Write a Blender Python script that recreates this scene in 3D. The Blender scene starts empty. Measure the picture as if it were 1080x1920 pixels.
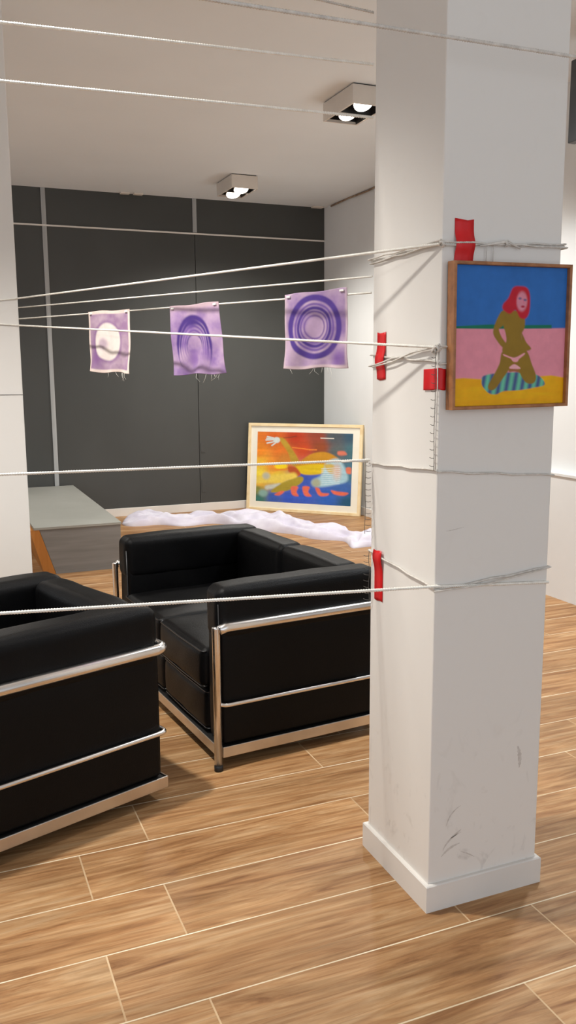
import bpy, bmesh, math, random
import numpy as np
from mathutils import Vector, Matrix
random.seed(7)
sc = bpy.context.scene
COL = sc.collection

# ---------------------------------------------------------------- helpers
def lin(c):
    c = c / 255.0
    return c / 12.92 if c <= 0.04045 else ((c + 0.055) / 1.055) ** 2.4
def rgb(r, g, b): return (lin(r), lin(g), lin(b), 1.0)

def tag(o, label=None, cat=None, group=None, kind=None):
    if label: o['label'] = label
    if cat: o['category'] = cat
    if group: o['group'] = group
    if kind: o['kind'] = kind
    return o

def thing(name, label, cat, loc=(0, 0, 0), rz=0.0, group=None):
    o = bpy.data.objects.new(name, None); COL.objects.link(o)
    o.location = loc; o.rotation_euler = (0, 0, rz); o.empty_display_size = 0.1
    return tag(o, label, cat, group)

def obj(name, bm, mats, parent=None, smooth=False):
    me = bpy.data.meshes.new(name)
    bm.normal_update()
    bm.to_mesh(me); bm.free()
    if not isinstance(mats, (list, tuple)): mats = [mats]
    for m in mats: me.materials.append(m)
    if smooth:
        for p in me.polygons: p.use_smooth = True
    o = bpy.data.objects.new(name, me); COL.objects.link(o)
    if parent is not None: o.parent = parent
    return o

def add_box(bm, lo, hi, mat=0, bevel=0.0, M=None):
    r = bmesh.ops.create_cube(bm, size=1.0)
    vs = r['verts']
    c = [(lo[i] + hi[i]) / 2 for i in range(3)]; s = [hi[i] - lo[i] for i in range(3)]
    for v in vs: v.co = Vector((v.co[0] * s[0] + c[0], v.co[1] * s[1] + c[1], v.co[2] * s[2] + c[2]))
    fs = set(f for v in vs for f in v.link_faces)
    for f in fs: f.material_index = mat
    if bevel > 0:
        es = list(set(e for v in vs for e in v.link_edges))
        g = bmesh.ops.bevel(bm, geom=es, offset=bevel, segments=2, affect='EDGES', profile=0.5)
        vs = list(set(v for f in g['faces'] for v in f.verts) | set(v for v in vs if v.is_valid))
    if M is not None:
        for v in vs: v.co = M @ v.co
    return vs

def box(name, lo, hi, mat, parent=None, bevel=0.0):
    bm = bmesh.new(); add_box(bm, lo, hi, 0, bevel); return obj(name, bm, mat, parent)

def soft_box(bm, lo, hi, r, bulge=(0, 0, 0), nd=7, seed=0, wob=0.0):
    """box with rounded edges and padded faces"""
    rnd = random.Random(seed)
    ph = [rnd.uniform(0, 6) for _ in range(6)]
    c = [(lo[i] + hi[i]) / 2 for i in range(3)]; h = [(hi[i] - lo[i]) / 2 for i in range(3)]
    r = min(r, min(h) * 0.98)
    ax = []
    for i in range(3):
        e = [-h[i] + r * k / 4 for k in range(4)]
        n = max(2, nd); inn = [-(h[i] - r) + 2 * (h[i] - r) * k / n for k in range(n + 1)]
        ax.append(e + inn + [-x for x in reversed(e)])
    cache = {}
    def vert(p):
        k = tuple(round(x, 6) for x in p)
        if k in cache: return cache[k]
        q = [max(-(h[i] - r), min(h[i] - r, p[i])) for i in range(3)]
        d = Vector([p[i] - q[i] for i in range(3)])
        nrm = d.normalized() if d.length > 1e-9 else Vector((0, 0, 1))
        out = Vector(q) + nrm * r
        for i in range(3):
            j, l = (i + 1) % 3, (i + 2) % 3
            w = (1 - min(1, abs(p[j] / h[j])) ** 3) * (1 - min(1, abs(p[l] / h[l])) ** 3)
            out[i] += nrm[i] * bulge[i] * w
        if wob:
            x, y, z = out
            out += nrm * wob * (math.sin(x * 23 + ph[0]) * math.sin(y * 19 + ph[1]) + 0.6 * math.sin(y * 41 + z * 37 + ph[2]) * math.sin(x * 33 + ph[3]))
        v = bm.verts.new(Vector(c) + out); cache[k] = v; return v
    for i in range(3):
        j, l = (i + 1) % 3, (i + 2) % 3
        for s in (-1, 1):
            for a in range(len(ax[j]) - 1):
                for b in range(len(ax[l]) - 1):
                    P = []
                    for (da, db) in ((0, 0), (1, 0), (1, 1), (0, 1)):
                        p = [0, 0, 0]; p[i] = s * h[i]; p[j] = ax[j][a + da]; p[l] = ax[l][b + db]; P.append(vert(p))
                    if s < 0: P.reverse()
                    if len(set(P)) == 4: bm.faces.new(P)

def round_path(pts, rad, n=6):
    pts = [Vector(p) for p in pts]; out = [pts[0]]
    for i in range(1, len(pts) - 1):
        a, b, c = pts[i - 1], pts[i], pts[i + 1]
        d1 = (a - b); d2 = (c - b); r = min(rad, d1.length * 0.49, d2.length * 0.49)
        p1 = b + d1.normalized() * r; p2 = b + d2.normalized() * r
        for k in range(n + 1):
            t = k / n; out.append(p1 * (1 - t) ** 2 + b * 2 * t * (1 - t) + p2 * t * t)
    out.append(pts[-1]); return out

def tube(bm, pts, r, seg=10, closed=False, lobes=0, twist=0.0, mat=0, step=None):
    pts = [Vector(p) for p in pts]
    if step:
        o = [pts[0]]
        for a, b in zip(pts, pts[1:]):
            n = max(1, int((b - a).length / step))
            for k in range(1, n + 1): o.append(a.lerp(b, k / n))
        pts = o
    n = len(pts); rings = []; up = None; L = 0
    for i, p in enumerate(pts):
        if closed: t = pts[(i + 1) % n] - pts[i - 1]
        else: t = pts[min(i + 1, n - 1)] - pts[max(i - 1, 0)]
        t.normalize()
        if up is None:
            up = Vector((0, 0, 1)) if abs(t.z) < 0.9 else Vector((1, 0, 0))
        x = up - t * up.dot(t); x.normalize(); y = t.cross(x); up = x
        if i: L += (p - pts[i - 1]).length
        ring = []
        for k in range(seg):
            a = 2 * math.pi * k / seg
            rr = r * (1 + (0.22 * math.cos(lobes * a) if lobes else 0)); a += twist * L
            ring.append(bm.verts.new(p + x * math.cos(a) * rr + y * math.sin(a) * rr))
        rings.append(ring)
    m = n if closed else n - 1
    for i in range(m):
        A, B = rings[i], rings[(i + 1) % n]
        for k in range(seg):
            f = bm.faces.new((A[k], A[(k + 1) % seg], B[(k + 1) % seg], B[k])); f.material_index = mat; f.smooth = True
    if not closed:
        bm.faces.new(list(reversed(rings[0]))); bm.faces.new(rings[-1])

# ---------------------------------------------------------------- materials
def mat_base(name):
    m = bpy.data.materials.new(name); m.use_nodes = True
    nt = m.node_tree; b = nt.nodes['Principled BSDF']
    return m, nt, b
def N(nt, typ, **kw):
    n = nt.nodes.new(typ)
    for k, v in kw.items():
        if k in n.inputs: n.inputs[k].default_value = v
        else: setattr(n, k, v)
    return n
def mapping(nt, scale, coord='Object', rot=(0, 0, 0)):
    tc = N(nt, 'ShaderNodeTexCoord'); mp = N(nt, 'ShaderNodeMapping')
    mp.inputs['Scale'].default_value = scale; mp.inputs['Rotation'].default_value = rot
    nt.links.new(tc.outputs[coord], mp.inputs['Vector']); return mp
def ramp(nt, fac, stops):
    r = N(nt, 'ShaderNodeValToRGB'); e = r.color_ramp.elements
    e[0].position, e[0].color = stops[0]; e[1].position, e[1].color = stops[-1]
    for p, c in stops[1:-1]:
        x = e.new(p); x.color = c
    nt.links.new(fac, r.inputs['Fac']); return r
def simple(name, c1, c2=None, rough=0.6, metal=0.0, scale=(4, 4, 4), bump=0.0, bscale=60, spec=0.5, det=4):
    m, nt, b = mat_base(name)
    c2 = c2 or c1
    mp = mapping(nt, scale); no = N(nt, 'ShaderNodeTexNoise'); no.inputs['Scale'].default_value = 1.0; no.inputs['Detail'].default_value = det
    nt.links.new(mp.outputs[0], no.inputs['Vector'])
    r = ramp(nt, no.outputs['Fac'], [(0.35, c1), (0.65, c2)]); nt.links.new(r.outputs['Color'], b.inputs['Base Color'])
    b.inputs['Roughness'].default_value = rough; b.inputs['Metallic'].default_value = metal
    b.inputs['Specular IOR Level'].default_value = spec
    if bump:
        n2 = N(nt, 'ShaderNodeTexNoise'); n2.inputs['Scale'].default_value = bscale; n2.inputs['Detail'].default_value = 3
        tc = N(nt, 'ShaderNodeTexCoord'); nt.links.new(tc.outputs['Object'], n2.inputs['Vector'])
        bp = N(nt, 'ShaderNodeBump'); bp.inputs['Strength'].default_value = bump; bp.inputs['Distance'].default_value = 0.01
        nt.links.new(n2.outputs['Fac'], bp.inputs['Height']); nt.links.new(bp.outputs[0], b.inputs['Normal'])
    return m

M_wall = simple('white_wall_paint', rgb(230, 231, 230), rgb(224, 225, 224), 0.75, scale=(1.5, 1.5, 1.5), bump=0.05, bscale=180, spec=0.2)
M_ceil = simple('ceiling_paint', rgb(238, 244, 248), rgb(234, 240, 244), 0.85, scale=(1, 1, 1), spec=0.15)
M_char = simple('charcoal_panel', rgb(74, 75, 73), rgb(68, 69, 67), 0.42, scale=(1.2, 1.2, 0.8), spec=0.35)
M_seam = simple('dark_seam', rgb(34, 33, 32), rgb(28, 28, 27), 0.7)
M_strip = simple('brushed_aluminium', rgb(176, 178, 178), rgb(160, 162, 162), 0.42, metal=0.0, scale=(30, 30, 2))
M_base = simple('baseboard_paint', rgb(232, 228, 222), rgb(222, 218, 212), 0.5, scale=(3, 3, 3), spec=0.3)
M_chrome = simple('chrome', rgb(238, 235, 232), rgb(226, 223, 220), 0.22, metal=1.0, scale=(6, 6, 6))
M_chromeflat = simple('satin_steel', rgb(222, 216, 208), rgb(202, 196, 188), 0.36, metal=1.0, scale=(6, 6, 6))
M_leather = simple('black_leather', rgb(5, 5, 6), rgb(8, 8, 9), 0.46, scale=(5, 5, 5), bump=0.15, bscale=240, spec=0.16)
M_leather2 = simple('black_leather_piping', rgb(16, 16, 18), rgb(22, 22, 24), 0.3, scale=(5, 5, 5), spec=0.5)
M_foot = simple('black_rubber', rgb(18, 18, 18), rgb(24, 24, 24), 0.6)
M_cord = simple('white_cotton_cord', rgb(250, 247, 238), rgb(236, 232, 222), 0.8, scale=(60, 60, 60), spec=0.1)
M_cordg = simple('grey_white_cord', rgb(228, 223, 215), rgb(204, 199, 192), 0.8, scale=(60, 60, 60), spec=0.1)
M_thread = simple('dark_grey_thread', rgb(110, 106, 102), rgb(90, 88, 84), 0.8, spec=0.1)
M_red = simple('red_tape', rgb(222, 26, 30), rgb(205, 20, 26), 0.4, scale=(20, 20, 20), spec=0.4)
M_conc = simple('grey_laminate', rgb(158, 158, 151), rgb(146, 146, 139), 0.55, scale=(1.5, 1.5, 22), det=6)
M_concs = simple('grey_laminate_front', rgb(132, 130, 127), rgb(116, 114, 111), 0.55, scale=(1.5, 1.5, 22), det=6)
M_fab = simple('white_cotton_fabric', rgb(222, 219, 230), rgb(210, 205, 220), 0.9, scale=(8, 8, 8), bump=0.1, bscale=120, spec=0.1)
M_pclip = simple('white_pin', rgb(245, 243, 240), rgb(235, 232, 228), 0.4)
M_mat = simple('cream_mount_board', rgb(240, 236, 220), rgb(234, 230, 214), 0.8)
M_lamp_white = simple('white_lamp_enamel', rgb(222, 214, 204), rgb(214, 206, 196), 0.5)
M_black = simple('black_lamp_inner', rgb(20, 18, 17), rgb(30, 27, 25), 0.35)
M_dark = simple('dark_grey_plastic', rgb(70, 72, 74), rgb(56, 58, 60), 0.4)
M_brown = simple('brown_gap_filler', rgb(130, 104, 82), rgb(178, 156, 132), 0.8, scale=(12, 12, 12))

def wood(name, a, b_, c, scale, rough=0.45, coord='Object'):
    m, nt, b = mat_base(name)
    mp = mapping(nt, scale, coord); no = N(nt, 'ShaderNodeTexNoise'); no.inputs['Scale'].default_value = 1.0; no.inputs['Detail'].default_value = 7; no.inputs['Distortion'].default_value = 0.6
    nt.links.new(mp.outputs[0], no.inputs['Vector'])
    r = ramp(nt, no.outputs['Fac'], [(0.3, a), (0.5, b_), (0.7, c)]); nt.links.new(r.outputs['Color'], b.inputs['Base Color'])
    b.inputs['Roughness'].default_value = rough; return m
M_frame_brown = wood('walnut_frame', rgb(132, 86, 50), rgb(160, 106, 64), rgb(176, 122, 78), (30, 30, 30))
M_frame_cream = wood('pale_ash_frame', rgb(226, 200, 150), rgb(238, 216, 170), rgb(244, 226, 186), (9, 9, 9))
M_box_wood = wood('orange_brown_wood', rgb(150, 92, 34), rgb(172, 110, 46), rgb(186, 124, 58), (20, 3, 3))

def floor_mat():
    m, nt, b = mat_base('wood_look_tile'); L = nt.links.new
    at = N(nt, 'ShaderNodeAttribute'); at.attribute_name = 'rnd'
    tc = N(nt, 'ShaderNodeTexCoord')
    off = N(nt, 'ShaderNodeVectorMath', operation='MULTIPLY'); off.inputs[1].default_value = (37, 11, 5); L(at.outputs['Color'], off.inputs[0])
    ad = N(nt, 'ShaderNodeVectorMath', operation='ADD'); L(tc.outputs['Object'], ad.inputs[0]); L(off.outputs[0], ad.inputs[1])
    def noise(sc_, det, dist=0.0, rough=0.5):
        mp = N(nt, 'ShaderNodeMapping'); mp.inputs['Scale'].default_value = sc_; L(ad.outputs[0], mp.inputs['Vector'])
        no = N(nt, 'ShaderNodeTexNoise'); no.inputs['Scale'].default_value = 1; no.inputs['Detail'].default_value = det; no.inputs['Distortion'].default_value = dist; no.inputs['Roughness'].default_value = rough
        L(mp.outputs[0], no.inputs['Vector']); return no
    n1 = noise((1.5, 15, 1), 7, 2.2, 0.62); n2 = noise((3.5, 70, 1), 4, 0.8, 0.6); n3 = noise((2.2, 5, 1), 2)
    r1 = ramp(nt, n1.outputs['Fac'], [(0.28, rgb(146, 102, 66)), (0.43, rgb(184, 140, 98)), (0.56, rgb(203, 163, 120)), (0.70, rgb(218, 184, 144))])
    r2 = ramp(nt, n2.outputs['Fac'], [(0.3, rgb(196, 188, 180)), (0.6, rgb(255, 255, 255))])
    mx = N(nt, 'ShaderNodeMix', data_type='RGBA', blend_type='MULTIPLY'); mx.inputs[0].default_value = 0.75
    L(r1.outputs[0], mx.inputs[6]); L(r2.outputs[0], mx.inputs[7])
    r3 = ramp(nt, n3.outputs['Fac'], [(0.35, rgb(226, 220, 214)), (0.62, rgb(255, 252, 248))])
    m2 = N(nt, 'ShaderNodeMix', data_type='RGBA', blend_type='MULTIPLY'); m2.inputs[0].default_value = 0.8
    L(mx.outputs[2], m2.inputs[6]); L(r3.outputs[0], m2.inputs[7])
    sp = N(nt, 'ShaderNodeSeparateColor'); L(at.outputs['Color'], sp.inputs[0])
    mr = N(nt, 'ShaderNodeMapRange'); mr.inputs['To Min'].default_value = 0.82; mr.inputs['To Max'].default_value = 0.98; L(sp.outputs[2], mr.inputs['Value'])
    hs = N(nt, 'ShaderNodeHueSaturation'); hs.inputs['Saturation'].default_value = 1.05; L(mr.outputs[0], hs.inputs['Value']); L(m2.outputs[2], hs.inputs['Color'])
    L(hs.outputs[0], b.inputs['Base Color'])
    b.inputs['Roughness'].default_value = 0.5; b.inputs['Specular IOR Level'].default_value = 0.4
    bp = N(nt, 'ShaderNodeBump'); bp.inputs['Strength'].default_value = 0.12; bp.inputs['Distance'].default_value = 0.004; L(n2.outputs['Fac'], bp.inputs['Height']); L(bp.outputs[0], b.inputs['Normal'])
    return m
M_floor = floor_mat()
M_grout = simple('cream_grout', rgb(246, 234, 208), rgb(212, 192, 160), 0.8, scale=(3, 3, 3))

M_grout2 = simple('tan_end_joint', rgb(214, 186, 148), rgb(184, 152, 114), 0.8, scale=(5, 5, 5))

def vcol_mat(name, rough=0.6, bump=0.0):
    m, nt, b = mat_base(name)
    at = N(nt, 'ShaderNodeAttribute'); at.attribute_name = 'Col'
    no = N(nt, 'ShaderNodeTexNoise'); no.inputs['Scale'].default_value = 40; no.inputs['Detail'].default_value = 3
    tc = N(nt, 'ShaderNodeTexCoord'); nt.links.new(tc.outputs['Object'], no.inputs['Vector'])
    r = ramp(nt, no.outputs['Fac'], [(0.3, (0.9, 0.9, 0.9, 1)), (0.7, (1, 1, 1, 1))])
    mx = N(nt, 'ShaderNodeMix', data_type='RGBA', blend_type='MULTIPLY'); mx.inputs[0].default_value = 1
    nt.links.new(at.outputs['Color'], mx.inputs[6]); nt.links.new(r.outputs[0], mx.inputs[7]); nt.links.new(mx.outputs[2], b.inputs['Base Color'])
    b.inputs['Roughness'].default_value = rough; b.inputs['Specular IOR Level'].default_value = 0.25
    return m
M_art = vcol_mat('painted_surface', 0.5)
M_dyed = vcol_mat('dyed_canvas', 0.9)

def emit(name, c, s):
    m, nt, b = mat_base(name); b.inputs['Emission Color'].default_value = c; b.inputs['Emission Strength'].default_value = s
    b.inputs['Base Color'].default_value = c; return m
M_glow = emit('lit_lamp', (1.0, 0.93, 0.80, 1), 14)

def column_mat():
    m, nt, b = mat_base('scuffed_white_paint'); L = nt.links.new
    tc = N(nt, 'ShaderNodeTexCoord'); sep = N(nt, 'ShaderNodeSeparateXYZ'); L(tc.outputs['Object'], sep.inputs[0])
    mp = N(nt, 'ShaderNodeMapping'); mp.inputs['Scale'].default_value = (16, 16, 11); mp.inputs['Rotation'].default_value = (0.3, 0.5, 0.2); L(tc.outputs['Object'], mp.inputs[0])
    no = N(nt, 'ShaderNodeTexNoise'); no.inputs['Scale'].default_value = 1; no.inputs['Detail'].default_value = 5; no.inputs['Distortion'].default_value = 1.5; L(mp.outputs[0], no.inputs['Vector'])
    r = ramp(nt, no.outputs['Fac'], [(0.60, (0, 0, 0, 1)), (0.80, (1, 1, 1, 1))])
    hz = N(nt, 'ShaderNodeMapRange'); hz.inputs['From Min'].default_value = 0.08; hz.inputs['From Max'].default_value = 0.55; hz.inputs['To Min'].default_value = 0.42; hz.inputs['To Max'].default_value = 0.03; L(sep.outputs['Z'], hz.inputs['Value'])
    mu = N(nt, 'ShaderNodeMath', operation='MULTIPLY'); L(r.outputs[0], mu.inputs[0]); L(hz.outputs[0], mu.inputs[1])
    mx = N(nt, 'ShaderNodeMix', data_type='RGBA'); mx.inputs[6].default_value = rgb(231, 227, 221); mx.inputs[7].default_value = rgb(150, 140, 132)
    L(mu.outputs[0], mx.inputs[0]); L(mx.outputs[2], b.inputs['Base Color'])
    b.inputs['Roughness'].default_value = 0.6; b.inputs['Specular IOR Level'].default_value = 0.25
    return m
M_col = column_mat()

# ---------------------------------------------------------------- the room
ZC = 3.18
XL, XR, XR2, YB, YF = -3.2, 4.03, 3.65, 8.69, -2.6
def build_floor():
    bm = bmesh.new(); lay = bm.loops.layers.color.new('rnd')
    zg = -0.0002
    f = bm.faces.new([bm.verts.new(p) for p in ((XL, YF, zg), (XR + .1, YF, zg), (XR + .1, YB + .1, zg), (XL, YB + .1, zg))]); f.material_index = 1
    f2 = [bm.verts.new(p) for p in ((XL, YF, -.05), (XL, YB + .1, -.05), (XR + .1, YB + .1, -.05), (XR + .1, YF, -.05))]
    f = bm.faces.new(f2); f.material_index = 1
    W, P = 0.2445, 0.923
    known = {-4: .50, -3: .22, -2: 1.225, -1: .513, 0: .317, 1: .528, 2: .327, 3: .543}
    g, ge = 0.0021, 0.0022
    rr = random.Random(3)
    for k in range(-17, 29):
        y0 = 1.743 + W * k; y1 = min(y0 + W, YB + .08)
        if y0 > YB: continue
        j0 = known.get(k, (.53 if k % 2 else .32) + rr.uniform(-.02, .02))
        x = j0 - P * math.ceil((j0 - XL) / P)
        while x < XR + .1:
            a, b = max(x, XL), min(x + P, XR + .1)
            if b - a > .02:
                f = bm.faces.new([bm.verts.new(p) for p in ((a + ge, y0 + g, 0), (b - ge, y0 + g, 0), (b - ge, y1 - g, 0), (a + ge, y1 - g, 0))])
                c = (rr.random(), rr.random(), rr.random(), 1)
                for l in f.loops: l[lay] = c
                f = bm.faces.new([bm.verts.new(p) for p in ((b - ge, y0 + g, -.0001), (b + ge, y0 + g, -.0001), (b + ge, y1 - g, -.0001), (b - ge, y1 - g, -.0001))]); f.material_index = 2
            x += P
    o = obj('floor', bm, [M_floor, M_grout, M_grout2]); tag(o, kind='structure')
build_floor()
def struct(o): return tag(o, kind='structure')
struct(box('ceiling', (XL - .1, YF, ZC), (XR + .2, YB + .2, ZC + .12), M_ceil))
# dark back wall: seam lines are gaps in front of a darker backing
bm = bmesh.new()
add_box(bm, (XL - .1, YB + .02, 0), (XR + .12, YB + .14, ZC), 1)
xs = [XL - .1, -1.83, -.36, 1.11, 2.585, XR]
for a, b in zip(xs, xs[1:]):
    add_box(bm, (a + .003, YB, .0), (b - .003, YB + .02, 2.83), 0)
    add_box(bm, (a + .003, YB, 2.846), (b - .003, YB + .02, ZC), 0)
struct(obj('wall_back', bm, [M_char, M_seam]))
bm = bmesh.new(); add_box(bm, (1.088, YB - .012, .09), (1.130, YB - .0005, ZC), 0, .003); struct(obj('trim_1', bm, M_strip))
bm = bmesh.new(); add_box(bm, (2.564, YB - .012, 2.85), (2.606, YB - .0005, ZC), 0, .003); struct(obj('trim_2', bm, M_strip))
bm = bmesh.new(); add_box(bm, (XL, YB - .014, 2.83), (XR, YB - .0005, 2.845), 0, .002); struct(obj('trim_3', bm, M_base))
# small lock plates on the panel seam
for z, h_ in ((.62, .10), (.20, .14)):
    bm = bmesh.new(); add_box(bm, (2.60, YB - .005, z), (2.645, YB + .002, z + h_), 0, .001)
    tag(obj('lock_plate', bm, M_char), 'small dark plate on the charcoal panel seam, ' + ('the upper one' if z > .5 else 'the lower one just above the baseboard'), 'plate', 'plates on the panel seam')
struct(box('wall_right', (XR, 5.6, 0), (XR + .12, YB + .14, ZC), M_wall))
bm = bmesh.new()
add_box(bm, (XR2 + .06, YF, 0), (XR + .12, 5.6, ZC))
struct(obj('wall_right_front', bm, M_wall))
bm = bmesh.new(); add_box(bm, (XR2, YF, 0), (XR2 + .06, 5.6, .79)); add_box(bm, (XR2 - .008, YF, .79), (XR2 + .06, 5.6, .81), 0, .003)
struct(obj('trim_4', bm, M_wall))
bm = bmesh.new()
WO = ((-2.2, .4), (4.6, 8.3)); wz0, wz1 = .15, 2.95  # unseen openings, added so world light fills the room from the left
add_box(bm, (XL - .12, YF, 0), (XL, YB + .14, wz0)); add_box(bm, (XL - .12, YF, wz1), (XL, YB + .14, ZC))
for a, b in ((YF, WO[0][0]), (WO[0][1], WO[1][0]), (WO[1][1], YB + .14)): add_box(bm, (XL - .12, a, wz0), (XL, b, wz1))
struct(obj('wall_left', bm, M_wall))
for k, (a, b) in enumerate(WO):
    bm = bmesh.new(); add_box(bm, (XL - .09, a, wz0), (XL - .04, a + .05, wz1)); add_box(bm, (XL - .09, b - .05, wz0), (XL - .04, b, wz1))
    add_box(bm, (XL - .09, a, wz0), (XL - .04, b, wz0 + .05)); add_box(bm, (XL - .09, a, wz1 - .05), (XL - .04, b, wz1)); add_box(bm, (XL - .085, (a + b) / 2 - .03, wz0), (XL - .045, (a + b) / 2 + .03, wz1))
    struct(obj('fill_opening_%d' % (k + 1), bm, M_base))  # frame round an added fill-light opening
struct(box('baseboard_back', (1.20, YB - .014, 0), (XR, YB, .085), M_base, bevel=.003))
struct(box('baseboard_right', (XR - .014, 5.6, 0), (XR, YB - .014, .085), M_base, bevel=.003))
struct(box('baseboard_left', (XL, YF, 0), (XL + .014, YB, .085), M_base, bevel=.003))
# rough brown filler line where ceiling meets the right wall
bm = bmesh.new()
P = [(XR - .012, 5.7 + i * .2, ZC - .010 + .004 * math.sin(i * 1.7)) for i in range(15)]
tube(bm, P, .008, 6); struct(obj('trim_5', bm, M_brown))
# two flush brackets at the ceiling over the dark wall
for x, w in ((1.83, .09), (1.96, .09), (3.86, .12)):
    bm = bmesh.new(); add_box(bm, (x, 8.60, ZC - .018), (x + w, 8.66, ZC - .0005), 0, .004)
    tag(obj('ceiling_clip', bm, M_lamp_white), 'small cream clip on the ceiling edge over the dark wall, ' + {1.83: 'left one of the pair', 1.96: 'right one of the pair', 3.86: 'beside the right corner'}[x], 'clip', 'clips along the ceiling edge')

# ---------------------------------------------------------------- column and pillar
CX0, CX1, CY0, CY1 = 1.161, 1.516, 1.831, 2.180
def column(name, x0, x1, y0, y1, label):
    t = thing(name, label, 'column', ((x0 + x1) / 2, (y0 + y1) / 2, 0))
    cx, cy = (x0 + x1) / 2, (y0 + y1) / 2
    bm = bmesh.new(); add_box(bm, (x0 - cx, y0 - cy, 0), (x1 - cx, y1 - cy, ZC), 0, .004)
    obj('shaft', bm, M_col, t)
    bm = bmesh.new(); e = .012; H = .077
    o_, i_ = [(x0 - e, y0 - e), (x1 + e, y0 - e), (x1 + e, y1 + e), (x0 - e, y1 + e)], [(x0, y0), (x1, y0), (x1, y1), (x0, y1)]
    prof = [(e, 0), (e, H - .003), (e - .003, H), (0, H)]
    rings = []
    for d, z in prof:
        rings.append([bm.verts.new((a - cx, b - cy, z)) for a, b in ((x0 - d, y0 - d), (x1 + d, y0 - d), (x1 + d, y1 + d), (x0 - d, y1 + d))])
    for A, B in zip(rings, rings[1:]):
        for k in range(4): bm.faces.new((A[k], A[(k + 1) % 4], B[(k + 1) % 4], B[k]))
    obj('baseboard', bm, M_base, t)
    return t
colm = column('column', CX0, CX1, CY0, CY1, 'white square column with red tape and cords, scuffed near its base')
M_scuff = simple('grey_scuff', rgb(212, 206, 199), rgb(196, 189, 182), 0.7, scale=(90, 90, 90))
def scuff(pts, w):
    bm = bmesh.new(); n = 12; cx, cy = (CX0 + CX1) / 2, (CY0 + CY1) / 2; L_ = []; P = [Vector(p) for p in pts]
    for i in range(n + 1):
        t_ = i / n; p = P[0] * (1 - t_) ** 2 + P[1] * 2 * t_ * (1 - t_) + P[2] * t_ * t_
        d = (P[1] - P[0]).lerp(P[2] - P[1], t_).normalized(); ww = w * (math.sin(math.pi * min(max(t_, .03), .97)) ** .6) * (1 + .3 * math.sin(i * 2.7))
        L_.append([bm.verts.new((p.x - d.y * k * ww - cx, -(CY1 - CY0) / 2 - .0003, p.y + d.x * k * ww)) for k in (-1, 1)])
    for a_, b_ in zip(L_, L_[1:]): bm.faces.new((a_[0], a_[1], b_[1], b_[0]))
    obj('scuff_mark', bm, M_scuff, colm)
for pts, w in ((((1.200, .148), (1.222, .172), (1.258, .176)), .0035), (((1.205, .165), (1.216, .195), (1.262, .208)), .0025), (((1.228, .196), (1.245, .205), (1.262, .216)), .003),
               (((1.214, .235), (1.222, .272), (1.258, .286)), .002), (((1.262, .150), (1.285, .140), (1.308, .124)), .002), (((1.190, 1.049), (1.215, 1.050), (1.245, 1.056)), .001),
               (((1.440, .425), (1.452, .395), (1.448, .360)), .006)):
    scuff(pts, w)
column('column', -.02, .397, 4.15, 4.55, 'white square column at the left edge behind the armchair')

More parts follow.
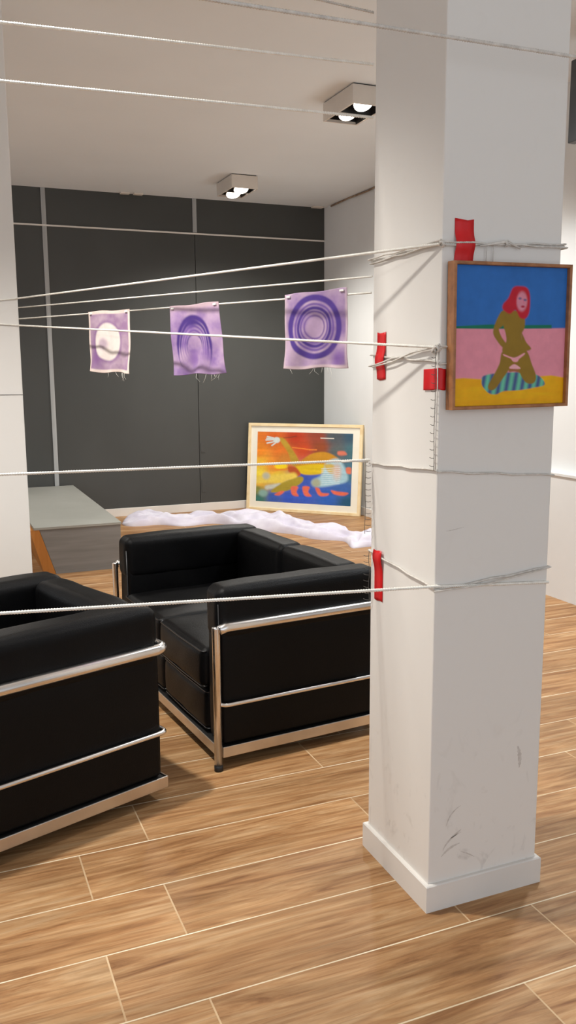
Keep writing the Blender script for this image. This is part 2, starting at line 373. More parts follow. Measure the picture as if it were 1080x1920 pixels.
# ---------------------------------------------------------------- seating
def lounge(name, label, loc, rz, W, D, ncush, seed):
    t = thing(name, label, 'armchair' if ncush == 1 else 'sofa', loc, rz)
    rT, rM, zT, zM = .0185, .0085, .545, .248
    ar = .125; zt = .685
    # arms
    for s in (0, 1):
        bm = bmesh.new(); y0, y1 = (.008, .008 + ar) if s == 0 else (W - .008 - ar, W - .008)
        soft_box(bm, (.016, y0, .086), (D - .012, y1, zT - .012), .018, (.004, .001, 0), 6, seed)
        soft_box(bm, (.010, y0 - .003, zT - .06), (D - .012, y1 + .004, zt), .034, (.006, .003, .007), 14, seed + 1 + s, .0012)
        a = obj('arm', bm, M_leather, t, True)
        bm = bmesh.new()
        zz = zt - .006; yy0, yy1 = y0 + .010, y1 - .010
        tube(bm, round_path([(.020, yy0, .11), (.0155, yy0, .2), (.012, yy0, zt - .06)], .03), .0025, 6)
        obj('piping', bm, M_leather2, a, True)
    # seat: lower and upper cushion
    y0, y1 = .008 + ar + .003, W - .008 - ar - .003
    for i in range(ncush):
        ya = y0 + (y1 - y0) * i / ncush + (.001 if i else 0); yb = y0 + (y1 - y0) * (i + 1) / ncush
        for nm, za, zb, x0 in (('seat_base', .092, .262, .010), ('seat_cushion', .264, .425, -.006)):
            bm = bmesh.new(); soft_box(bm, (x0, ya, za), (D - .155, yb, zb), .03, (.010, 0, .012 if nm == 'seat_cushion' else .002), 12, seed + 7 + i, .0015)
            c = obj(nm, bm, M_leather, t, True)
            bm = bmesh.new(); z = zb - .012
            tube(bm, round_path([(x0 + .02, ya + .004, z), (x0 + .002, ya + .012, z), (x0 - .002, (ya + yb) / 2, z), (x0 + .002, yb - .012, z), (x0 + .02, yb - .004, z)], .02), .0032, 6)
            z = za + .012
            tube(bm, round_path([(x0 + .02, ya + .004, z), (x0 + .002, ya + .012, z), (x0 - .002, (ya + yb) / 2, z), (x0 + .002, yb - .012, z), (x0 + .02, yb - .004, z)], .02), .0032, 6)
            obj('piping', bm, M_leather2, c, True)
        bm = bmesh.new(); soft_box(bm, (D - .150, ya, .10), (D - .016, yb, zt - .004), .036, (.012, 0, .006), 12, seed + 17 + i, .0015)
        obj('back_cushion', bm, M_leather, t, True)
    # frame
    bm = bmesh.new(); y = 0.0
    tube(bm, round_path([(.004, -.006, zT - .010), (.028, -.010, zT), (D, -.010, zT), (D, W + .010, zT), (.028, W + .010, zT), (.004, W + .006, zT - .010)], .035, 8), rT, 14)
    obj('top_rail', bm, M_chrome, t, True)
    bm = bmesh.new()
    tube(bm, round_path([(-.004, -.004, zM + .010), (.024, -.004, zM), (D, -.004, zM), (D, W + .004, zM), (.024, W + .004, zM), (-.004, W + .004, zM + .010)], .024, 6), rM, 10)
    obj('middle_rail', bm, M_chrome, t, True)
    for (x, y, top) in ((-.006, 0, zT + .004), (-.006, W, zT + .004), (D + .002, .10, zT), (D + .002, W - .10, zT)):
        bm = bmesh.new(); tube(bm, [(x, y, .022), (x, y, top - .006), (x, y, top)], .0155, 12)
        l = obj('leg', bm, M_chrome, t, True)
        bm = bmesh.new(); tube(bm, [(x, y, 0), (x, y, .010), (x, y, .022)], .0165, 12)
        obj('foot', bm, M_foot, l, True)
    bm = bmesh.new()
    z0, z1 = .046, .087
    add_box(bm, (.012, -.004, z0), (D + .002, .002, z1), 0, .002)
    add_box(bm, (.012, W - .002, z0), (D + .002, W + .004, z1), 0, .002)
    add_box(bm, (-.004, .012, z0), (.002, W - .012, z1), 0, .002)
    add_box(bm, (D - .004, .0, z0), (D + .002, W, z1), 0, .002)
    obj('bottom_rail', bm, M_chromeflat, t)
    bm = bmesh.new(); add_box(bm, (.004, .004, .066), (D - .008, W - .004, .084), 0)
    obj('seat_platform', bm, M_foot, t)
    return t
lounge('loveseat', 'black leather two-seat sofa in chrome tube frame, near the middle', (.900, 2.850, 0), .098, 1.222, .72, 2, 11)
th = .346
lounge('armchair', 'black leather armchair with chrome tube frame cut off by the left edge', (.666 - .71 * math.cos(th), 2.714 - .71 * math.sin(th), 0), th, .78, .71, 1, 41)

# ---------------------------------------------------------------- low grey plinth with leaning wooden side
t = thing('plinth', 'low grey plinth with slanted wooden side against the dark wall', 'plinth', (1.0, 6.3, 0))
def prism(bm, quad_xz, y0, y1):
    A = [bm.verts.new((x - 1.0, y0 - 6.3, z)) for x, z in quad_xz]; B = [bm.verts.new((x - 1.0, y1 - 6.3, z)) for x, z in quad_xz]
    n = len(A)
    bm.faces.new(A); bm.faces.new(list(reversed(B)))
    for i in range(n): bm.faces.new((A[(i + 1) % n], A[i], B[i], B[(i + 1) % n]))
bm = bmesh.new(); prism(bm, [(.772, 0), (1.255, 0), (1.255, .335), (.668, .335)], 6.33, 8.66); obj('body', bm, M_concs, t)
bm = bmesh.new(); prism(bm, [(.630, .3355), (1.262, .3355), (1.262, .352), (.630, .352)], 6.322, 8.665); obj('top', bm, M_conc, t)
bm = bmesh.new(); prism(bm, [(.690, 0), (.770, 0), (.666, .335), (.600, .335)], 6.325, 8.66); obj('side_panel', bm, M_box_wood, t)

# ---------------------------------------------------------------- colour-grid painter
def art_grid(nx, ny):
    u, v = np.meshgrid((np.arange(nx) + .0) / (nx - 1), (np.arange(ny) + .0) / (ny - 1)); return u, v
def C3(r, g, b): return np.array([lin(r), lin(g), lin(b)])
def spline(poly, n=6):
    P = np.array(poly, float); m = len(P); out = []
    for i in range(m):
        p0, p1, p2, p3 = P[i - 1], P[i], P[(i + 1) % m], P[(i + 2) % m]
        for k in range(n):
            t_ = k / n
            out.append(.5 * ((2 * p1) + (-p0 + p2) * t_ + (2 * p0 - 5 * p1 + 4 * p2 - p3) * t_ ** 2 + (-p0 + 3 * p1 - 3 * p2 + p3) * t_ ** 3))
    return np.array(out)
def sdf_poly(u, v, poly, asp, smooth=True):
    P = spline(poly) if smooth else np.array(poly, float)
    d = np.full(u.shape, 9.0); ins = np.zeros(u.shape, bool); n = len(P)
    for i in range(n):
        a = P[i]; b = P[(i + 1) % n]
        ex, ey = (b[0] - a[0]) * asp, b[1] - a[1]; px, py = (u - a[0]) * asp, v - a[1]
        tt = np.clip((px * ex + py * ey) / (ex * ex + ey * ey + 1e-12), 0, 1)
        d = np.minimum(d, np.hypot(px - tt * ex, py - tt * ey))
        c = ((a[1] > v) != (b[1] > v)) & (u < (b[0] - a[0]) * (v - a[1]) / ((b[1] - a[1]) if abs(b[1] - a[1]) > 1e-12 else 1e-12) + a[0])
        ins ^= c
    return np.where(ins, -d, d)
def blend(img, d, col, soft):
    w = np.clip(.5 - d / soft, 0, 1); w = (w * w * (3 - 2 * w))[..., None]
    return img * (1 - w) + col * w
def ell(u, v, c, r, asp):
    return (np.sqrt(((u - c[0]) * asp / r[0]) ** 2 + ((v - c[1]) / r[1]) ** 2) - 1) * min(r)
def seg(u, v, a, b, w, asp):
    ex, ey = (b[0] - a[0]) * asp, b[1] - a[1]; px, py = (u - a[0]) * asp, v - a[1]
    tt = np.clip((px * ex + py * ey) / (ex * ex + ey * ey + 1e-12), 0, 1)
    return np.hypot(px - tt * ex, py - tt * ey) - w
def fnoise(u, v, su, sv, seed, oct=3):
    r = np.random.RandomState(seed); out = np.zeros(u.shape); amp = 1
    for o in range(oct):
        g = r.rand(int(sv) + 3, int(su) + 3); x = np.clip(u, 0, 1) * su; y = np.clip(v, 0, 1) * sv
        xi, yi = np.minimum(x.astype(int), int(su)), np.minimum(y.astype(int), int(sv)); fx, fy = x - xi, y - yi; fx = fx * fx * (3 - 2 * fx); fy = fy * fy * (3 - 2 * fy)
        out += amp * ((g[yi, xi] * (1 - fx) + g[yi, xi + 1] * fx) * (1 - fy) + (g[yi + 1, xi] * (1 - fx) + g[yi + 1, xi + 1] * fx) * fy)
        amp *= .5; su *= 2; sv *= 2
    return out / (2 - .5 ** (oct - 1))
def grid_mesh(name, pos, img, mat, parent, thick=0):
    """pos(u,v)->Vector ; img ny*nx*3"""
    ny, nx = img.shape[:2]
    bm = bmesh.new(); lay = bm.verts.layers.float_color.new('Col')
    V = [[None] * nx for _ in range(ny)]
    for j in range(ny):
        for i in range(nx):
            w = bm.verts.new(pos(i / (nx - 1), j / (ny - 1))); w[lay] = (*[float(x) for x in img[j, i]], 1); V[j][i] = w
    for j in range(ny - 1):
        for i in range(nx - 1):
            bm.faces.new((V[j][i], V[j + 1][i], V[j + 1][i + 1], V[j][i + 1])).smooth = True
    return obj(name, bm, mat, parent)

# ---- beach painting hanging on the column
def art_beach():
    nx, ny = 170, 185; asp = .96; u, v = art_grid(nx, ny); S = .012
    img = np.ones((ny, nx, 3)) * C3(38, 92, 158)
    img = img * (0.94 + .12 * fnoise(u, v, 4, 5, 1)[..., None])
    A = dict(
 pink=[(-0.124, 0.439), (0.317, 0.444), (0.624, 0.443), (0.871, 0.44), (1.078, 0.437), (1.144, 1.17), (-0.082, 1.095)],
 green=[(-0.03, 0.430), (0.182, 0.42), (0.315, 0.414), (0.6, 0.418), (0.87, 0.415), (0.871, 0.44), (0.624, 0.443), (0.317, 0.446), (-0.03, 0.444)],
 sand=[(-0.101, 0.8), (0.007, 0.801), (0.087, 0.796), (0.236, 0.807), (0.438, 0.803), (0.787, 0.795), (0.881, 0.79), (0.99, 0.806), (1.111, 0.811), (1.144, 1.17), (-0.082, 1.095)],
 mound=[(0.247, 0.816), (0.261, 0.785), (0.354, 0.768), (0.488, 0.762), (0.65, 0.764), (0.774, 0.796), (0.823, 0.859), (0.713, 0.881), (0.58, 0.896), (0.445, 0.9), (0.379, 0.921), (0.311, 0.91), (0.256, 0.859)],
 torso=[(0.415, 0.32), (0.48, 0.31), (0.588, 0.323), (0.622, 0.377), (0.618, 0.442), (0.594, 0.485), (0.608, 0.54), (0.638, 0.584), (0.642, 0.628), (0.561, 0.657), (0.48, 0.649), (0.431, 0.621), (0.427, 0.577), (0.458, 0.535), (0.451, 0.481), (0.428, 0.416)],
 arm_l=[(0.417, 0.318), (0.378, 0.362), (0.349, 0.425), (0.34, 0.479), (0.377, 0.533), (0.425, 0.577), (0.463, 0.568), (0.451, 0.544), (0.415, 0.502), (0.391, 0.448), (0.425, 0.422), (0.452, 0.374)],
 arm_r=[(0.593, 0.474), (0.639, 0.541), (0.687, 0.591), (0.62, 0.597)],
 leg_l=[(0.43, 0.61), (0.56, 0.652), (0.499, 0.731), (0.438, 0.803), (0.369, 0.881), (0.316, 0.886), (0.307, 0.851), (0.355, 0.778), (0.403, 0.695)],
 leg_r=[(0.534, 0.656), (0.64, 0.606), (0.699, 0.706), (0.74, 0.795), (0.717, 0.846), (0.642, 0.836), (0.574, 0.744)],
 hair=[(0.574, 0.138), (0.508, 0.149), (0.467, 0.224), (0.424, 0.266), (0.42, 0.304), (0.482, 0.337), (0.534, 0.311), (0.578, 0.366), (0.632, 0.367), (0.661, 0.313), (0.661, 0.204), (0.634, 0.15)],
 shade=[(0.487, 0.755), (0.505, 0.70), (0.548, 0.665), (0.591, 0.702), (0.602, 0.765), (0.54, 0.755)],
 brief=[(0.441, 0.629), (0.534, 0.654), (0.622, 0.622), (0.626, 0.633), (0.581, 0.663), (0.563, 0.684), (0.525, 0.683), (0.501, 0.661), (0.441, 0.64)],
 gap=[(0.492, 0.732), (0.537, 0.703), (0.594, 0.736)])
    D = lambda k, c, s=S, sm=True: blend(img, sdf_poly(u, v, A[k], asp, sm), c, s)
    img = D('pink', C3(196, 124, 138), S, False); img = D('green', C3(14, 98, 74), .008, False)
    img = D('sand', C3(214, 150, 10) * (0.85 + .3 * fnoise(u, v, 5, 40, 3))[..., None], S, False)
    x = u + .18 * (v - .8); st = (.5 + .5 * np.sin(x * 2 * np.pi * 14))[..., None]
    img = blend(img, sdf_poly(u, v, A['mound'], asp), C3(92, 168, 138) * st + C3(62, 76, 122) * (1 - st), S)
    ol = C3(124, 98, 30)
    img = D('shade', C3(140, 88, 52))
    for k in ('torso', 'arm_l', 'arm_r', 'leg_l', 'leg_r'): img = D(k, ol)
    img = D('brief', C3(214, 140, 150), .008); img = D('gap', C3(216, 150, 156), .008)
    img = D('hair', C3(164, 24, 40), .018)
    img = blend(img, ell(u, v, (.590, .247), (.046, .070), asp), C3(186, 118, 134), .022)
    for c in ((.572, .226), (.618, .236)): img = blend(img, ell(u, v, c, (.014, .008), asp), C3(96, 78, 116), .012)
    img = blend(img, seg(u, v, (.601, .24), (.608, .262), .003, asp), C3(190, 100, 128), .01)
    img = blend(img, ell(u, v, (.600, .284), (.016, .008), asp), C3(150, 24, 50), .01)
    return np.minimum(img * 1.5, .9)
PW, PH, PD = .352, .355, .030
PT = .008
t = thing('framed_painting', 'brown-framed beach painting of a red-haired figure hung on the column', 'painting', (1.178, 1.8275, 1.356))
t.rotation_euler = (0, math.radians(-.6), 0)
def frame_mesh(W, H, D, w, y_front, bev=.0015, lip=.008):
    """picture frame moulding in XZ, front toward -Y"""
    bm = bmesh.new(); y0, y1 = y_front, y_front + D
    prof = [(0, y1), (0, y0 + bev), (bev, y0), (w - bev, y0), (w, y0 + bev), (w, y0 + lip), (w, y1)]
    rings = []
    for d, y in prof: rings.append([bm.verts.new((x, y, z)) for x, z in ((d, d), (W - d, d), (W - d, H - d), (d, H - d))])
    n = len(rings)
    for i in range(n):
        A, B = rings[i], rings[(i + 1) % n]
        for k in range(4): bm.faces.new((A[(k + 1) % 4], A[k], B[k], B[(k + 1) % 4]))
    return bm
obj('frame', frame_mesh(PW, PH, PD, PT, -PD - .002), M_frame_brown, t)
bm = bmesh.new(); add_box(bm, (PT, -.016, PT), (PW - PT, -.006, PH - PT)); obj('backing', bm, M_frame_brown, t)
grid_mesh('canvas', lambda a, b: Vector((PT + .0003 + a * (PW - 2 * PT - .0006), -.0200, PH - PT - .0003 - b * (PH - 2 * PT - .0006))), art_beach(), M_art, t)
bm = bmesh.new()
for dx in (.108, .128):
    tube(bm, [(dx, -.004, PH - .004), (dx + .001, -.003, PH + .022), (dx + .002, -.006, PH + .044)], .0012, 6)
obj('hanging_loop', bm, M_cordg, t, True)

# ---- big picture leaning across the corner
def art_dream():
    nx, ny = 200, 160; asp = 1.27; u, v = art_grid(nx, ny)
    bg = [(0.016, 0.02, 225, 120, 40), (0.173, 0.076, 215, 100, 35), (0.407, 0.067, 185, 60, 30), (0.641, 0.058, 150, 70, 50), (0.797, 0.052, 80, 90, 95), (0.983, 0.025, 60, 90, 110), (0.02, 0.288, 240, 140, 40), (0.256, 0.277, 225, 120, 40), (0.49, 0.226, 200, 75, 35), (0.677, 0.198, 150, 75, 40), (0.837, 0.252, 90, 100, 100), (0.993, 0.245, 70, 110, 120), (0.023, 0.452, 245, 190, 60), (0.025, 0.597, 245, 220, 70), (0.028, 0.741, 240, 180, 60), (0.013, 0.824, 130, 140, 70), (0.032, 0.967, 60, 120, 110), (0.192, 0.936, 60, 95, 180), (0.505, 0.672, 60, 90, 185), (0.512, 0.875, 55, 95, 200), (0.754, 0.901, 50, 100, 190), (0.924, 0.77, 60, 100, 170), (0.981, 0.947, 40, 90, 120), (0.977, 0.546, 70, 120, 140), (0.233, 0.647, 235, 205, 60), (0.182, 0.486, 240, 150, 50), (.30, .37, 215, 110, 40), (.35, .93, 55, 92, 200), (.65, .7, 58, 96, 190)]
    num = np.zeros((ny, nx, 3)); den = np.zeros((ny, nx, 1))
    for a, b, r, g, c in bg:
        d2 = ((u - a) * asp) ** 2 + (v - b) ** 2; w = (1 / (d2 + .0012) ** 1.7)[..., None]; num += w * C3(r, g, c); den += w
    img = num / den; img = img * (.84 + .32 * fnoise(u, v, 3, 26, 5, 3)[..., None])
    P = dict(
 arm=[(0.228, 0.084), (0.291, 0.096), (0.373, 0.231), (0.434, 0.351), (0.475, 0.481), (0.387, 0.465), (0.335, 0.294), (0.261, 0.154)],
 body=[(0.419, 0.474), (0.48, 0.389), (0.587, 0.293), (0.711, 0.263), (0.808, 0.303), (0.866, 0.371), (0.822, 0.454), (0.722, 0.519), (0.692, 0.565), (0.534, 0.59), (0.453, 0.553)],
 belly=[(0.419, 0.484), (0.719, 0.438), (0.7, 0.561), (0.502, 0.583)],
 rust=[(0.333, 0.498), (0.42, 0.49), (0.474, 0.593), (0.392, 0.628)],
 leg=[(0.267, 0.737), (0.471, 0.623), (0.493, 0.693), (0.35, 0.82), (0.166, 0.86)],
 bust=[(0.748, 0.397), (0.873, 0.361), (0.965, 0.627), (0.826, 0.715), (0.668, 0.754), (0.593, 0.688), (0.693, 0.581), (0.72, 0.479)],
 arm2=[(0.719, 0.442), (0.813, 0.434), (0.837, 0.533), (0.774, 0.557)],
 f1=[(0.38, 0.771), (0.452, 0.767), (0.438, 0.839), (0.46, 0.899), (0.392, 0.883)],
 f2=[(0.5, 0.764), (0.572, 0.76), (0.562, 0.832), (0.596, 0.89), (0.525, 0.885)],
 f3=[(0.633, 0.771), (0.672, 0.774), (0.703, 0.833), (0.775, 0.839), (0.753, 0.873), (0.676, 0.875)],
 f4=[(0.797, 0.793), (0.862, 0.804), (0.97, 0.817), (0.929, 0.858), (0.832, 0.846)],
 f5=[(0.204, 0.894), (0.27, 0.839), (0.306, 0.847), (0.256, 0.903)],
 o1=[(0.942, 0.472), (0.989, 0.469), (0.99, 0.55), (0.948, 0.544)],
 o2=[(0.852, 0.251), (0.915, 0.244), (0.941, 0.291), (0.862, 0.301)])
    def D(k, c, s=.03):
        nonlocal img
        img = blend(img, sdf_poly(u, v, P[k], asp), c * (.88 + .24 * fnoise(u, v, 3, 30, 9, 2)[..., None]), s)
    def B(d, c, s=.03):
        nonlocal img
        img = blend(img, d, c, s)
    B(ell(u, v, (.30, .40), (.10, .10), asp), C3(205, 130, 50), .12)
    D('arm', C3(186, 150, 50)); D('body', C3(200, 142, 38)); D('belly', C3(224, 192, 30)); D('rust', C3(188, 88, 42)); D('leg', C3(170, 150, 50))
    B(seg(u, v, (.02, .70), (.40, .62), .05, asp), C3(236, 208, 90), .05)
    B(ell(u, v, (.261, .482), (.085, .05), asp), C3(248, 216, 30)); B(seg(u, v, (.20, .54), (.33, .525), .012, asp), C3(230, 140, 40), .02)
    D('bust', C3(166, 204, 216), .05); D('arm2', C3(204, 176, 90), .04)
    B(ell(u, v, (.64, .70), (.06, .06), asp), C3(170, 176, 150), .06)
    B(ell(u, v, (.106, .633), (.05, .05), asp), C3(192, 190, 168), .05); B(ell(u, v, (.078, .882), (.06, .05), asp), C3(140, 178, 168), .05)
    B(seg(u, v, (.12, .80), (.25, .76), .03, asp), C3(200, 204, 190), .04)
    D('leg', C3(170, 150, 50))
    for k in ('f1', 'f2', 'f3', 'f4', 'f5'): D(k, C3(232, 112, 84), .025)
    D('o1', C3(222, 120, 90), .025); D('o2', C3(214, 120, 96), .03)
    B(ell(u, v, (.85, .53), (.05, .10), asp), C3(214, 180, 160), .08)
    hw = C3(212, 222, 218)
    B(ell(u, v, (.208, .115), (.045, .042), asp), hw, .02)
    for a, b in (((.173, .086), (.107, .070)), ((.174, .112), (.093, .118)), ((.178, .140), (.105, .163)), ((.194, .158), (.158, .195)), ((.17, .10), (.10, .094))):
        B(seg(u, v, a, b, .009, asp), hw, .012)
    for a, b in (((0.38, 0.215), (0.49, 0.225)), ((0.49, 0.225), (0.561, 0.238)), ((0.561, 0.238), (0.632, 0.236))): B(seg(u, v, a, b, .006, asp), C3(244, 140, 60), .014)
    B(seg(u, v, (.282, .082), (.35, .075), .004, asp), C3(110, 60, 40), .01); B(seg(u, v, (.35, .075), (.42, .05), .004, asp), C3(110, 60, 40), .01)
    B(seg(u, v, (.673, .071), (.805, .072), .005, asp), C3(240, 232, 220), .01)
    for k in range(9):
        B(seg(u, v, (.69, .50 + .028 * k), (.88, .47 + .028 * k), .003, asp), C3(226, 238, 240), .008)
    return img
pbl = Vector((3.055, 8.575, .002)); pbr = Vector((3.945, 7.655, .002))
BW = (pbr - pbl).length; BH = .925
ang = math.atan2(pbr.y - pbl.y, pbr.x - pbl.x)
t = thing('framed_print', 'large cream-framed colourful print leaning across the corner on the floor', 'picture', pbl, ang)
t.rotation_euler = (math.radians(-5.5), 0, ang)
obj('frame', frame_mesh(BW, BH, .035, .030, 0, lip=.012), M_frame_cream, t)
fr = .030; mt = .075
bm = bmesh.new(); add_box(bm, (fr - .002, .014, fr - .002), (BW - fr + .002, .026, BH - fr + .002)); obj('mount', bm, M_mat, t)
grid_mesh('print', lambda a, b: Vector((fr + mt + a * (BW - 2 * fr - 2 * mt), .0132, BH - fr - mt * .8 - b * (BH - 2 * fr - mt * 1.7))), art_dream(), M_art, t)

# ---------------------------------------------------------------- dyed cloth squares hanging on the third cord
def art_cloth(kind):
    nx = ny = 110; asp = 1.2; u, v = art_grid(nx, ny); n = fnoise(u, v, 5, 6, 20 + kind, 4)[..., None]; n2 = fnoise(u, v, 3, 3, 40 + kind, 3)[..., None]
    cream = C3(236, 220, 214); lil = C3(196, 166, 196); pur = C3(112, 76, 160); deep = C3(70, 38, 134)
    if kind == 0:
        nn = np.clip((n - .3) * 2.2, 0, 1); img = lil * (1 - nn) + C3(142, 92, 158) * nn; img = img * .85 + .15 * cream
        img = blend(img, ell(u, v, (.20, .72), (.16, .22), asp), C3(140, 92, 160), .3)
        img = blend(img, ell(u, v, (.46, .50), (.40, .34), asp), C3(146, 100, 164), .10)
        img = blend(img, ell(u, v, (.46, .50), (.36, .305), asp), C3(244, 234, 228), .05)
        img = blend(img, ell(u, v, (.36, .53), (.12, .09), asp), C3(200, 178, 196), .10)
        ed = np.minimum(np.minimum(u, 1 - u) * asp, np.minimum(v, 1 - v)); img = blend(img, ed - .05, C3(244, 226, 216), .03)
    elif kind == 1:
        nn = np.clip((n - .3) * 2.0, 0, 1); img = C3(188, 158, 196) * (1 - nn) + C3(136, 100, 172) * nn
        for r0, c, w in ((.44, deep, .032), (.37, deep, .022), (.31, pur, .018), (.25, pur, .018), (.20, deep, .012)):
            d = np.abs(ell(u, v, (.45, .62), (r0 * .92, r0), asp)) - w + np.clip(v - .55, 0, 1) * .12
            img = blend(img, d, c, .04)
        img = blend(img, ell(u, v, (.42, .24), (.18, .07), asp), deep, .10)
        img = blend(img, ell(u, v, (.40, .78), (.10, .09), asp), C3(140, 100, 176), .12)
        img = blend(img, v - .06, C3(200, 172, 186), .08)
    else:
        nn = np.clip((n - .3) * 2.0, 0, 1); img = C3(196, 168, 200) * (1 - nn) + C3(146, 112, 178) * nn
        for r0, c, w in ((.385, C3(80, 50, 152), .040), (.30, C3(112, 78, 168), .016), (.25, C3(74, 44, 144), .022), (.205, C3(100, 66, 160), .012), (.15, pur, .010)):
            img = blend(img, np.abs(ell(u, v, (.48, .46), (r0 * 1.2, r0), asp)) - w, c, .03)
        img = blend(img, ell(u, v, (.48, .46), (.14, .12), asp), C3(182, 152, 192), .04)
        img = blend(img, ell(u, v, (.85, .88), (.15, .12), asp), C3(128, 88, 168), .2)
        ed = np.minimum(u, 1 - u) * asp; img = blend(img, ed - .035, C3(206, 180, 200), .04); img = blend(img, .96 - v, C3(214, 190, 200), .03)
    g_ = img.mean(axis=2, keepdims=True); img = img * .84 + g_ * .16; img = img * np.array([.90, .86, .84])
    return img * (.93 + .14 * n)
cloths = [
 ([(.620, 3.603, 1.697), (.727, 3.321, 1.690), (.725, 3.325, 1.450), (.620, 3.602, 1.457)], 'cream cloth with white oval in purple wash, pegged to the cord, the smallest'),
 ([(.819, 3.076, 1.684), (.918, 2.816, 1.686), (.930, 2.782, 1.448), (.826, 3.058, 1.443)], 'purple-dyed cloth with dark nested arches, pegged to the cord between the others'),
 ([(1.033, 2.510, 1.685), (1.125, 2.267, 1.688), (1.129, 2.258, 1.463), (1.034, 2.509, 1.460)], 'purple-dyed cloth with concentric rings, pegged to the cord nearest the column')]
SG0, SG1 = Vector((.398, 4.190, 1.699)), Vector((1.157, 2.183, 1.668))
sgd = (SG1 - SG0).normalized(); nrm = Vector((sgd.y, -sgd.x, 0)).normalized()   # horizontal normal, pointing away from the viewer side
if nrm.dot(Vector((0, 0, 0)) - SG0) < 0: nrm = -nrm                            # towards the viewing side
for k, (q, lab) in enumerate(cloths):
    Q = [Vector(p) for p in q]; o = Q[0].copy()
    t = thing('dyed_cloth', lab, 'cloth', o, 0, 'dyed cloths pegged on the cord')
    rr = random.Random(k)
    p1, p2 = rr.uniform(0, 6), rr.uniform(0, 6)
    def pos(a, b, Q=Q, o=o, p1=p1, p2=p2, off=.0032):
        b2 = b + .012 * math.sin(a * 9 + p1) * (1 if b > .5 else -.6) * abs(2 * b - 1) ** 3
        P = Q[0].lerp(Q[1], a).lerp(Q[3].lerp(Q[2], a), b2)
        w = .006 * math.sin(a * 7 + p1 + b * 2) * b + .004 * math.sin(a * 15 + b * 8 + p2) * b
        return P + nrm * (off + w) - o
    fb = grid_mesh('fabric', pos, art_cloth(k), M_dyed, t)
    md = fb.modifiers.new('thickness', 'SOLIDIFY'); md.thickness = .0012; md.offset = 0
    for a in (.07, .93):
        bm = bmesh.new(); c = pos(a, .035)
        R = Matrix.Rotation(math.atan2(sgd.y, sgd.x), 4, 'Z')
        add_box(bm, (-.008, -.005, -.003), (.008, .003, .003), 0, .001, Matrix.Translation(c) @ R)
        obj('pin', bm, M_pclip, t)
    for s in range(6):
        bm = bmesh.new()
        a = rr.uniform(0.05, .95); c = pos(a, 1.0); dz = rr.uniform(.012, .035)
        tube(bm, [c, c + Vector((0, 0, -dz * .5)) + sgd * rr.uniform(-.008, .008), c + Vector((0, 0, -dz)) + sgd * rr.uniform(-.02, .02)], .0004, 4)
        obj('frayed_thread', bm, M_cord, t)

# ---------------------------------------------------------------- cords
def cord(label, pts, r=.0028, mat=M_cord, name='cord', cat='cord', group=None, rad=.004, sag=0.0):
    P = [Vector(p) for p in pts]
    if sag:
        Q = [P[0]]
        for i in range(1, 21):
            a = i / 20; p = P[0].lerp(P[1], a); p.z -= sag * 4 * a * (1 - a); Q.append(p)
        P = Q + P[2:]
    else: P = round_path(P, rad, 3) if len(P) > 2 else P
    o = P[0].copy(); bm = bmesh.new()
    tube(bm, [p - o for p in P], r * 1.14, 9, lobes=3, twist=2 * math.pi / .020, step=.0035)
    ob = obj(name, bm, mat, None, True); ob.location = o
    return tag(ob, label, cat, group)
e = .0035
XW = XL
def left_ext(p_near, p_far, x=XW):
    """prolong a taut cord to the left wall"""
    a, b = Vector(p_near), Vector(p_far); t_ = (x - a.x) / (b.x - a.x); return a + (b - a) * t_
G = 'white cords stretched across the room'
FLc = (CX0 - e, CY0 - e)
# cords crossing overhead
a, b = (.572, 1.759, 2.18), (1.462, 1.744, 2.18)
cord('highest twisted cord crossing in front of the column near the top of the photo', [left_ext(a, b), left_ext(a, b, XR2 + .059)], .0034, M_cordg, group=G)  # greyer material puts this backlit cord's shade into its colour
a, b = Vector((1.023, 2.235, 2.421)), Vector((1.157 - .001, 2.1825, 2.390))
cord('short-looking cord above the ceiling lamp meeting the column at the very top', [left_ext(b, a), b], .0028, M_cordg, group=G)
a, b = Vector((.233, 2.505, 2.352)), Vector((1.157, 2.1835, 2.262))
cord('cord across the ceiling, second above the near ceiling lamp', [left_ext(b, a), b], .0032, group=G)
a, b = Vector((.223, 2.484, 2.202)), Vector((1.157, 2.1835, 2.128))
cord('cord across the ceiling passing just in front of the near ceiling lamp', [left_ext(b, a), b], .0032, group=G)
# cords between the two columns
PF = 4.15 - e
cord('cord rising to the red tape above the beach painting', [(-.02 - e, PF + .01, 1.735), (-.02 - e, PF, 1.735), (.390, PF, 1.786), (CX0 - e, CY0 - e, 1.752), (CX0 + .05, CY0 - e, 1.752)], .0030, group=G)
cord('thin cord between the columns, just above the cord with the dyed cloths', [(.398, 4.207, 1.750), (CX0 - .002, 2.1835, 1.712)], .0024, group=G)
cord('cord that carries the three dyed cloths', [SG0, SG1], .0024, group=G)
cord('cord passing in front of the three dyed cloths', [(-.02 - e, PF + .01, 1.690), (-.02 - e, PF, 1.690), (.390, PF, 1.668), (CX0 - e, CY0 - e, 1.508), (CX0 + .02, CY0 - e, 1.510)], .0030, group=G)
# lower cords
a, b = Vector((.156, 2.353, 1.190)), Vector((CX0 - e, CY1 + e, 1.200))
cord('cord at waist height crossing the framed print in the corner', [left_ext(b, a), b], .0030, group=G)
a, b = Vector((.118, 2.045, .900)), Vector((CX0 - e, CY0 - e, .908))
cord('lowest cord, crossing in front of armchair and sofa', [left_ext(b, a), b, (CX1 + .002, CY0 - e, .884)], .0034, group=G)
cord('faint thin thread wound round the left column at mid height', [(-.0215, 4.30, 1.357), (-.0215, 4.1485, 1.357), (.3985, 4.1485, 1.356), (.3985, 4.30, 1.356)], .0009, M_thread, name='thread', cat='thread', rad=.002)
